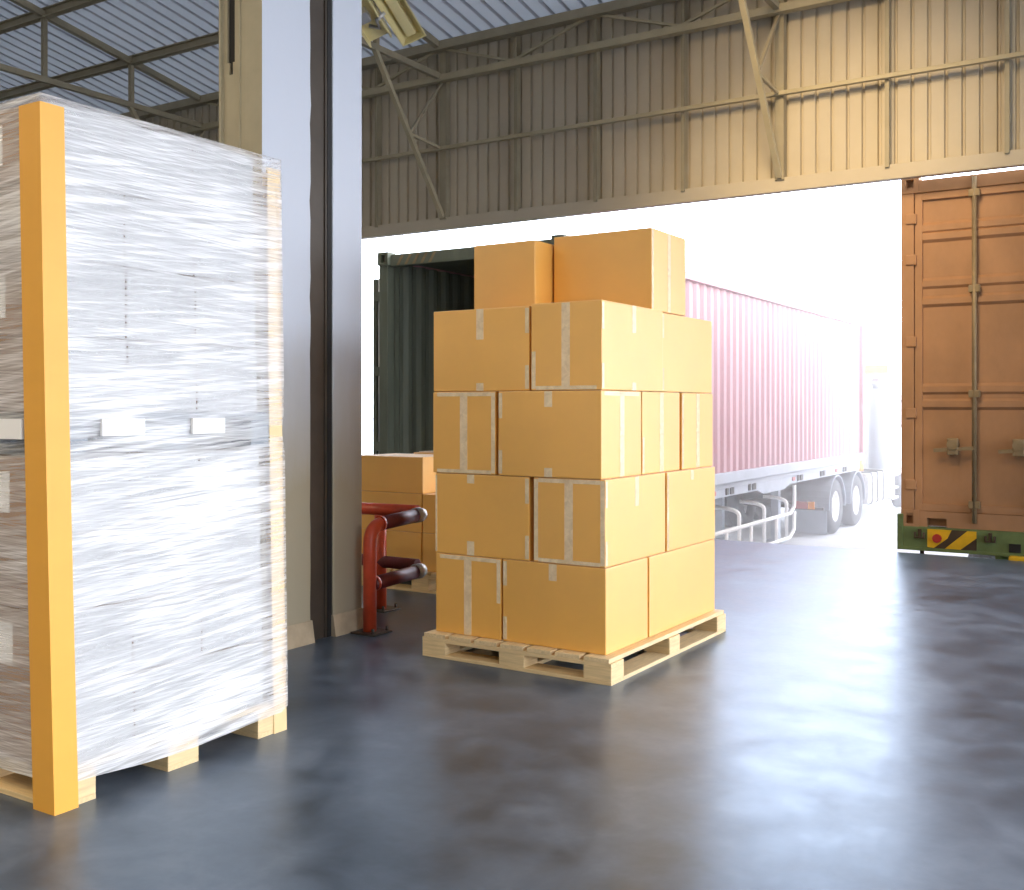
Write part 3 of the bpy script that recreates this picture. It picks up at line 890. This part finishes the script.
def tractor():
    t = empty('truck_tractor', (-7.43, 24.0, YARD), label='white truck tractor with twin rear axles coupled under the red container', cat='truck')
    ox, oy, oz = t.location
    def fin(mb, name, m, par=None):
        bmesh.ops.translate(mb.bm, vec=(-ox, -oy, -oz), verts=mb.bm.verts[:]); return mb.build(name, m, par or t)
    R = .60
    ya, yb = 23.2, 25.0
    for x in (-7.85, -7.0): fin(MB().box(x - .06, x + .06, 21.9, 31.0, -.62, -.34), 'frame_beam', M['greydk'])
    for y in (ya, yb):
        fin(MB().tube([(-8.6, y, YARD + R), (-6.2, y, YARD + R)], .09, 10), 'axle', M['greydk'])
        for x, s in ((-6.12, 1), (-6.46, 1), (-8.74, -1), (-8.40, -1)): wheel(t, x - ox, y - oy, YARD + R - oz, R, s=s)
        # mudguard: half ring
        mb = MB(); n = 16; bm = mb.bm
        ring = []
        for k in range(n + 1):
            a = PI * (-.02 + 1.04 * k / n)
            ring.append([bm.verts.new((xx, y - math.cos(a) * rr, YARD + R + math.sin(a) * rr)) for xx, rr in ((-6.08, R + .06), (-6.85, R + .06), (-6.85, R + .085), (-6.08, R + .085))])
        for a, b in zip(ring, ring[1:]):
            for k in range(4): bm.faces.new((a[k], a[(k + 1) % 4], b[(k + 1) % 4], b[k]))
        bm.faces.new(ring[0]); bm.faces.new(ring[-1]); bmesh.ops.recalc_face_normals(bm, faces=bm.faces[:])
        fin(mb, 'mudguard', M['grey'])
    fin(MB().box(-6.95, -6.1, 22.4, 22.42, YARD + .06, YARD + .56), 'mud_flap', M['grey'])
    lb = fin(MB().box(-6.85, -6.12, 22.2, 22.27, YARD + .58, YARD + .64), 'lamp_bar', M['greydk'])
    fin(MB().box(-6.72, -6.45, 22.16, 22.2, YARD + .6, YARD + .76, .01), 'red_lamp', M['lampred'], lb)
    fin(MB().box(-6.44, -6.3, 22.16, 22.2, YARD + .6, YARD + .76, .01), 'amber_lamp', M['lampamber'], lb)
    # fuel tank with straps, battery box and steps
    tk = fin(MB().box(-6.75, -6.1, 26.1, 27.9, -.95, -.2, .08), 'fuel_tank', M['galv'])
    for y in (26.4, 27.0, 27.6): fin(MB().box(-6.77, -6.085, y, y + .08, -.97, -.18, .08), 'tank_strap', M['greydk'], tk)
    fin(MB().tube([(-6.3, 25.9, -.12), (-6.3, 25.9, .14)], .12, 14), 'amber_tank', M['lampamber'])
    # cab, sleeper, roof fairing
    cab = fin(MB().box(-8.7, -6.12, 28.2, 31.2, -.45, 2.1, .14, seg=3), 'cab', M['white'])
    fin(MB().box(-8.5, -6.3, 28.3, 30.5, 2.0, 2.55, .2, seg=3), 'roof_fairing', M['white'], cab)
    fin(MB().box(-6.13, -6.105, 29.5, 30.7, .9, 1.75, .01), 'side_window', M['glass'], cab)
    fin(MB().box(-6.6, -5.95, 27.5, 28.2, 2.28, 2.5, .03), 'roof_lamp_bar', M['lampamber'], cab)
    fin(MB().tube([(-6.28, 27.75, -.15), (-6.28, 27.75, 1.9)], .2, 16).tube([(-6.28, 27.75, 1.9), (-6.28, 27.6, 2.1)], .1, 14), 'exhaust_stack', M['grey'])
    st = fin(MB().box(-6.6, -6.1, 28.2, 29.0, -1.0, -.45, .02), 'step_box', M['white'])
    for z in (-.98, -.72): fin(MB().box(-6.12, -6.0, 28.2, 29.0, z, z + .05), 'step', M['galv'], st)
    for x, s in ((-6.12, 1), (-8.72, -1)): wheel(t, x - ox, 30.4 - oy, YARD + R - oz, R, s=s)
    mr = fin(MB().tube([(-6.12, 30.3, 1.6), (-5.75, 30.35, 1.6), (-5.75, 30.35, .9), (-6.12, 30.3, .9)], .02, 8), 'mirror_arm', M['greydk'])
    fin(MB().box(-5.86, -5.62, 30.32, 30.4, .95, 1.5, .03), 'mirror', M['greydk'], mr)
tractor()

def orange_container():
    x0, x1, y0, y1, z0, z1 = -2.205, .53, 10.76, 23.0, .245, 3.66
    ox, oy = (x0 + x1) / 2, y0
    t = empty('shipping_container', (ox, oy, z0), label='closed rusty orange shipping container with locked doors at the right edge', cat='container')
    def fin(mb, name, m, par=None):
        bmesh.ops.translate(mb.bm, vec=(-ox, -oy, -z0), verts=mb.bm.verts[:]); return mb.build(name, m, par or t)
    O = M['cont_orange']
    for x, s in ((x0, -1), (x1, 1)):
        fin(corrugated(MB(), (x - s * .03, y0 + .14, 0), (x - s * .03, y1 - .1, 0), z0 + .16, z1 - .1, (s, 0, 0)), 'side_wall', O)
        fin(MB().box(min(x, x - s * .12), max(x, x - s * .12), y0, y0 + .16, z0 + .1, z1 - .1, .01), 'corner_post', O)
        for z in (z0 + .075, z1 - .075):
            mb = MB(); corner_casting(mb, x - s * .085, y0 + .07, z, .165); fin(mb, 'corner_casting', O)
        fin(MB().box(min(x, x - s * .1), max(x, x - s * .1), y0 + .1, y1, z1 - .16, z1 - .05, .01), 'top_rail', O)
        fin(MB().box(min(x, x - s * .1), max(x, x - s * .1), y0 + .1, y1, z0, z0 + .17, .01), 'bottom_rail', O)
    fin(MB().box(x0 + .05, x1 - .05, y0 + .1, y1, z1 - .1, z1 - .06), 'roof_panel', O)
    fin(MB().box(x0, x1, y1 - .05, y1, z0, z1 - .05), 'end_wall', O)
    fin(MB().box(x0 + .11, x1 - .11, y0, y0 + .14, z1 - .16, z1 - .035, .01), 'door_header', O)
    # sill with the dark fork recess
    mb = MB()
    mb.box(x0 + .11, x0 + .24, y0, y0 + .14, z0, z0 + .15); mb.box(x0 + .42, x1 - .42, y0, y0 + .14, z0, z0 + .15)
    mb.box(x1 - .24, x1 - .11, y0, y0 + .14, z0, z0 + .15); mb.box(x0 + .24, x0 + .42, y0, y0 + .14, z0 + .085, z0 + .15); mb.box(x1 - .42, x1 - .24, y0, y0 + .14, z0 + .085, z0 + .15)
    mb.box(x0 + .15, x1 - .15, y0 + .1, y0 + .14, z0, z0 + .14)
    fin(mb, 'door_sill', O)
    xm = (x0 + x1) / 2
    for s, (a, b) in enumerate(((x0 + .125, xm - .006), (xm + .006, x1 - .125))):
        zb, zt = z0 + .152, z1 - .162
        # leaf: frame proud of recessed panels, horizontal ribs
        mb = MB()
        mb.box(a, b, y0 + .05, y0 + .08, zb, zt)
        mb.box(a, a + .07, y0 + .015, y0 + .06, zb, zt, .006); mb.box(b - .07, b, y0 + .015, y0 + .06, zb, zt, .006)
        mb.box(a + .068, b - .068, y0 + .018, y0 + .06, zb, zb + .07, .006); mb.box(a + .068, b - .068, y0 + .018, y0 + .06, zt - .07, zt, .006)
        for r0, r1 in ((1.39, 1.63), (2.39, 2.66), (3.02, 3.2)):
            mb.prism([(y0 + .06, r0 - .02), (y0 + .022, r0 + .02), (y0 + .022, r0 + .075), (y0 + .044, r0 + .1), (y0 + .044, r1 - .1), (y0 + .022, r1 - .075), (y0 + .022, r1 - .02), (y0 + .06, r1 + .02)], a + .06, b - .06, 'X')
        lf = fin(mb, 'door_leaf', O)
        for k, rx in enumerate((a + .545, b - .12) if s == 0 else (a + .12, b - .545)):
            rd = fin(MB().tube([(rx, y0 - .025, z0 + .06), (rx, y0 - .025, z1 - .06)], .022, 12), 'lock_rod', M['rod'], lf)
        for rx, sg in (((a + .545, -1), (b - .12, -1)) if s == 0 else ((a + .12, 1), (b - .545, 1))):
            hz = 1.02
            mb = MB()
            mb.bar((rx, y0 - .045, hz), (rx + sg * .36, y0 - .045, hz - .03), .022, .035, (0, 0, 1))
            mb.box(rx + sg * .19 - .05, rx + sg * .19 + .05, y0 - .06, y0 + .02, hz - .07, hz + .09, .012)
            mb.tube([(rx + sg * .19, y0 - .075, hz + .03), (rx + sg * .19, y0 - .05, hz + .03)], .05, 12)
            fin(mb, 'lock_handle', M['rod'], lf)
        for rx in ((a + .545, b - .12) if s == 0 else (a + .12, b - .545)):
            for zz_ in (z0 + .2, 1.5, 2.5, z1 - .25):
                fin(MB().box(rx - .05, rx + .05, y0 - .045, y0 + .02, zz_, zz_ + .07, .008), 'rod_bracket', M['rod'], lf)
        hx = a - .03 if s == 0 else b + .03
        for zz_ in (.6, 1.3, 2.0, 2.8, 3.2):
            fin(MB().box(hx - .05, hx + .05, y0 - .02, y0 + .05, zz_, zz_ + .1, .01), 'hinge', O, lf)
orange_container()

def green_chassis():
    x0, x1, y0 = -2.235, .56, 10.74
    z0, z1 = .012, .243
    t = empty('trailer_chassis', (-.84, y0, YARD), label='green trailer rear with yellow hazard stripes under the orange container', cat='trailer')
    ox, oy, oz = t.location
    def fin(mb, name, m, par=None):
        bmesh.ops.translate(mb.bm, vec=(-ox, -oy, -oz), verts=mb.bm.verts[:]); return mb.build(name, m, par or t)
    G = M['green']
    mb = MB()
    mb.box(x0, x1, y0, y0 + .14, z0 + .02, z1, .008); mb.box(x0, x1, y0 - .012, y0 + .15, z0 + .0, z0 + .03, .005)
    mb.box(x0, x0 + .055, y0 - .015, y0 + .16, z0, z1 + .12, .006)
    bp = fin(mb, 'rear_bumper', G)
    hz = MB()
    hz.box(x0 + .28, x0 + .72, y0 - .008, y0, z0 + .035, z1 - .015)
    fin(hz, 'hazard_board', M['brownblk'], bp)
    st = MB()
    st.prism([(x0 + .28, z1 - .015), (x0 + .28, z0 + .04), (x0 + .34, z0 + .035), (x0 + .46, z1 - .1), (x0 + .50, z1 - .015)], y0 - .012, y0 - .007, 'Y')
    st.prism([(x0 + .44, z0 + .035), (x0 + .58, z0 + .035), (x0 + .72, z1 - .08), (x0 + .72, z1 - .015), (x0 + .64, z1 - .015)], y0 - .012, y0 - .007, 'Y')
    fin(st, 'hazard_stripes', M['yellow'], bp)
    fin(MB().tube([(x0 + .37, y0 - .04, z0 + .13), (x0 + .37, y0 - .008, z0 + .13)], .042, 16), 'red_lamp', M['lampred'], bp)
    for xx in (x0 + .21, x0 + .84, x1 - .3):
        fin(MB().box(xx - .014, xx + .014, y0 - .03, y0 + .01, z0 + .12, z1 - .02, .004).tube([(xx - .04, y0 - .03, z1 - .05), (xx - .04, y0 - .03, z0 + .13), (xx + .04, y0 - .03, z0 + .13), (xx + .04, y0 - .03, z1 - .05)], .012, 8), 'hook', M['brownblk'], bp)
    fin(MB().box(x0 + 1.0, x0 + 1.1, y0 - .012, y0, z0 + .04, z0 + .12), 'lamp_recess', M['black'], bp)
    for xx in (x0 + .22, x1 - .22): fin(MB().tube([(xx, y0 + .05, z0 - .14), (xx, y0 + .05, z0 + .02)], .02, 8), 'stop_pin', M['brownblk'])
    for x in (-1.3, -.38): fin(MB().box(x - .07, x + .07, y0 + .1, 22.8, -.22, .24, .01), 'main_beam', G)
    for y in (13.2, 14.5):
        fin(MB().tube([(-2.1, y, YARD + .5), (.43, y, YARD + .5)], .08, 10), 'axle', M['greydk'])
        for x, s in ((.42, 1), (-2.1, -1)): wheel(t, x - ox, y - oy, YARD + .5 - oz, .5, s=s)
    for x in (-1.6, -.08): fin(MB().box(x - .08, x + .08, 20.5, 20.66, YARD + .02, .2, .01), 'landing_leg', G)
green_chassis()
o = MB().box(-1.22, -1.02, 10.56, 10.66, -.09, .035, .012).build('dock_bumper', M['yellow'])
tag(o, 'small yellow dock bumper on the floor edge below the green trailer', 'bumper')

# --------------------------------------------------------------- hanging lamp beside the pillar
def flood():
    t = empty('flood_lamp', (-8.0, 8.4, 5.55), label='cream industrial flood lamp hanging under the roof beside the pillar', cat='lamp')
    return t
def pdp(u, v, d):
    a = (u - 512) / 1045; b = (408 - v) / 1045
    return Vector(((-math.sin(TH) + math.cos(TH) * a) * d, (math.cos(TH) + math.sin(TH) * a) * d, H + b * d))
def lamp():
    A = pdp(414, 38, 10.2); B = pdp(386, -8, 9.7)
    d = (A - B).normalized(); B = A - d * 1.1
    t = empty('flood_lamp', (A + B) / 2, label='cream industrial flood lamp hanging under the roof beside the pillar', cat='lamp')
    side = Vector((math.cos(TH), math.sin(TH), .25)).normalized()
    side = (side - d * side.dot(d)).normalized(); nr = side.cross(d).normalized()
    if nr.z > 0: nr = -nr
    R = Matrix((side, d, nr)).transposed().to_4x4()
    L = (A - B).length
    def fin(mb, name, m, par=None):
        bmesh.ops.transform(mb.bm, matrix=R, verts=mb.bm.verts[:]); return mb.build(name, m, par or t)
    w = .13
    h = L / 2
    # trough housing: back, two sloping wings, end plates
    mb = MB()
    mb.prism([(-w, .05), (-w * .55, -.06), (w * .55, -.06), (w, .05), (w * .9, .05), (w * .5, -.045), (-w * .5, -.045), (-w * .9, .05)], -h, h, 'Y')
    mb.prism([(-w, .05), (-w * .55, -.06), (w * .55, -.06), (w, .05)], h - .012, h, 'Y')
    mb.prism([(-w, .05), (-w * .55, -.06), (w * .55, -.06), (w, .05)], -h, -h + .012, 'Y')
    hs = fin(mb, 'housing', M['lampbody'])
    fin(MB().box(-.05, .05, -h + .05, h - .05, -.05, .02, .015), 'gear_tray', M['lampbody'])
    mb = MB(); mb.box(-.40, -.16, -.36, h - .18, -.04, .0, .006); mb.box(-.40, -.385, -.36, h - .18, -.0, .08); mb.box(-.175, -.16, -.36, h - .18, 0, .08)
    fin(mb, 'control_tray', M['lampbody'])
    mb = MB(); mb.box(-.36, -.24, -.02, .10, .0, .09, .01); mb.tube([(-.3, .16, .05), (-.22, .22, .07), (-.2, .12, .08), (-.1, .1, .06)], .018, 8)
    fin(mb, 'ballast', M['galv'])
    mb = MB(); mb.tube([(-.2, 0, -.05), (-.2, -.2, -.35)], .012, 8); fin(mb, 'hanger_rod', M['steel_olive'])
lamp()

# ------------------------------------------------------------------ camera
cam = bpy.data.cameras.new('camera'); co = bpy.data.objects.new('camera', cam); COL.objects.link(co)
co.location = (0, 0, H); co.rotation_euler = (PI / 2, 0, TH)
cam.sensor_fit = 'HORIZONTAL'; cam.sensor_width = 36; cam.lens = 36 * 1045 / 1024
cam.shift_y = -(445 - 408) / 1024; cam.clip_end = 300; cam.clip_start = .05
scene.camera = co

# ------------------------------------------------------------------ light
def direction(u, v):
    p = pdp(u, v, 1) - Vector((0, 0, H)); return p.normalized()
SUN = direction(850, 235)
wd = bpy.data.worlds.new('hazy_sky'); scene.world = wd; wd.use_nodes = True
nt = wd.node_tree; N = nt.nodes; Lk = nt.links
bgn = N['Background']
tc = N.new('ShaderNodeTexCoord')
dot = N.new('ShaderNodeVectorMath'); dot.operation = 'DOT_PRODUCT'; dot.inputs[1].default_value = SUN
Lk.new(tc.outputs['Generated'], dot.inputs[0])
mr = N.new('ShaderNodeMapRange'); mr.inputs['From Min'].default_value = .80; mr.inputs['From Max'].default_value = 1.0; mr.interpolation_type = 'SMOOTHSTEP'
Lk.new(dot.outputs['Value'], mr.inputs['Value'])
ramp = N.new('ShaderNodeValToRGB'); ramp.color_ramp.elements[0].color = (.95, .97, 1.03, 1); ramp.color_ramp.elements[1].color = (.98, 1.12, 1.36, 1)
Lk.new(mr.outputs[0], ramp.inputs['Fac'])
# the hazy sun stands to the right of the hall: a broad bright lobe
d2 = N.new('ShaderNodeVectorMath'); d2.operation = 'DOT_PRODUCT'; d2.inputs[1].default_value = Vector((.93, .12, .34)).normalized()
Lk.new(tc.outputs['Generated'], d2.inputs[0])
m2 = N.new('ShaderNodeMapRange'); m2.inputs['From Min'].default_value = .45; m2.inputs['From Max'].default_value = 1.0; m2.inputs['To Max'].default_value = 6.0; m2.interpolation_type = 'SMOOTHSTEP'
Lk.new(d2.outputs['Value'], m2.inputs['Value'])
d3 = N.new('ShaderNodeVectorMath'); d3.operation = 'DOT_PRODUCT'; d3.inputs[1].default_value = Vector((0, -1, .1)).normalized()
Lk.new(tc.outputs['Generated'], d3.inputs[0])
m3 = N.new('ShaderNodeMapRange'); m3.inputs['From Min'].default_value = .0; m3.inputs['From Max'].default_value = .8; m3.inputs['To Min'].default_value = 1.0; m3.inputs['To Max'].default_value = .10
Lk.new(d3.outputs['Value'], m3.inputs['Value'])
d4 = N.new('ShaderNodeVectorMath'); d4.operation = 'DOT_PRODUCT'; d4.inputs[1].default_value = Vector((0, 1, .12)).normalized()
Lk.new(tc.outputs['Generated'], d4.inputs[0])
m4 = N.new('ShaderNodeMapRange'); m4.inputs['From Min'].default_value = .6; m4.inputs['From Max'].default_value = 1.0; m4.inputs['To Max'].default_value = 4.4; m4.interpolation_type = 'SMOOTHSTEP'
Lk.new(d4.outputs['Value'], m4.inputs['Value'])
sm = N.new('ShaderNodeMath'); sm.operation = 'ADD'; Lk.new(m2.outputs[0], sm.inputs[0]); Lk.new(m4.outputs[0], sm.inputs[1])
add = N.new('ShaderNodeMath'); add.operation = 'ADD'; Lk.new(sm.outputs[0], add.inputs[0]); add.inputs[1].default_value = 3.4
mul = N.new('ShaderNodeMath'); mul.operation = 'MULTIPLY'; Lk.new(add.outputs[0], mul.inputs[0]); Lk.new(m3.outputs[0], mul.inputs[1])
Lk.new(ramp.outputs['Color'], bgn.inputs['Color'])
Lk.new(mul.outputs[0], bgn.inputs['Strength'])

def light(name, typ, loc, energy, color, target=None, **kw):
    l = bpy.data.lights.new(name, typ); l.energy = energy; l.color = color
    for k, v in kw.items(): setattr(l, k, v)
    o = bpy.data.objects.new(name, l); COL.objects.link(o); o.location = loc
    if target is not None:
        o.rotation_euler = (Vector(target) - Vector(loc)).to_track_quat('-Z', 'Y').to_euler()
    return o
# added warm spot without a fixture, makes the glow on the wall over the door
light('wall_glow_spot', 'SPOT', (-2.4, 6.4, 5.9), 1400, (1, .73, .40), (-2.85, 10.5, 3.5), spot_size=math.radians(60), spot_blend=1.0, shadow_soft_size=.9)
# added warm fill lights behind the camera, no fixtures built
for x, y in ((-8, -2), (-2, -3), (-5, -5), (-12, -2)):
    light('added_fill', 'AREA', (x, y, 6.9), 200, (1, .80, .52), (x, y, 0), shape='RECTANGLE', size=1.6, size_y=.6)

# haze over the yard
hz = NT('yard_haze'); hz.n.remove(hz.p)
vs = hz.add('ShaderNodeVolumeScatter'); vs.inputs['Color'].default_value = (1, 1, 1, 1); vs.inputs['Density'].default_value = .025; vs.inputs['Anisotropy'].default_value = .45
hz.link(vs.outputs[0], hz.out.inputs['Volume'])
o = MB().box(-14, 6, 11.1, 28, YARD - .05, 6).build('haze', hz.m); tag(o, 'bright white haze hanging over the sunlit yard outside', 'haze', kind='stuff')

vs_ = scene.view_settings
scene.display_settings.display_device = 'sRGB'
vs_.view_transform = 'Standard'; vs_.look = 'None'; vs_.gamma = 1; vs_.use_curve_mapping = False; vs_.exposure = 0
cy = scene.cycles
cy.max_bounces = 8; cy.diffuse_bounces = 4; cy.glossy_bounces = 3; cy.transparent_max_bounces = 12; cy.volume_bounces = 1
cy.use_denoising = True; cy.caustics_reflective = False; cy.caustics_refractive = False
cy.sample_clamp_indirect = 8
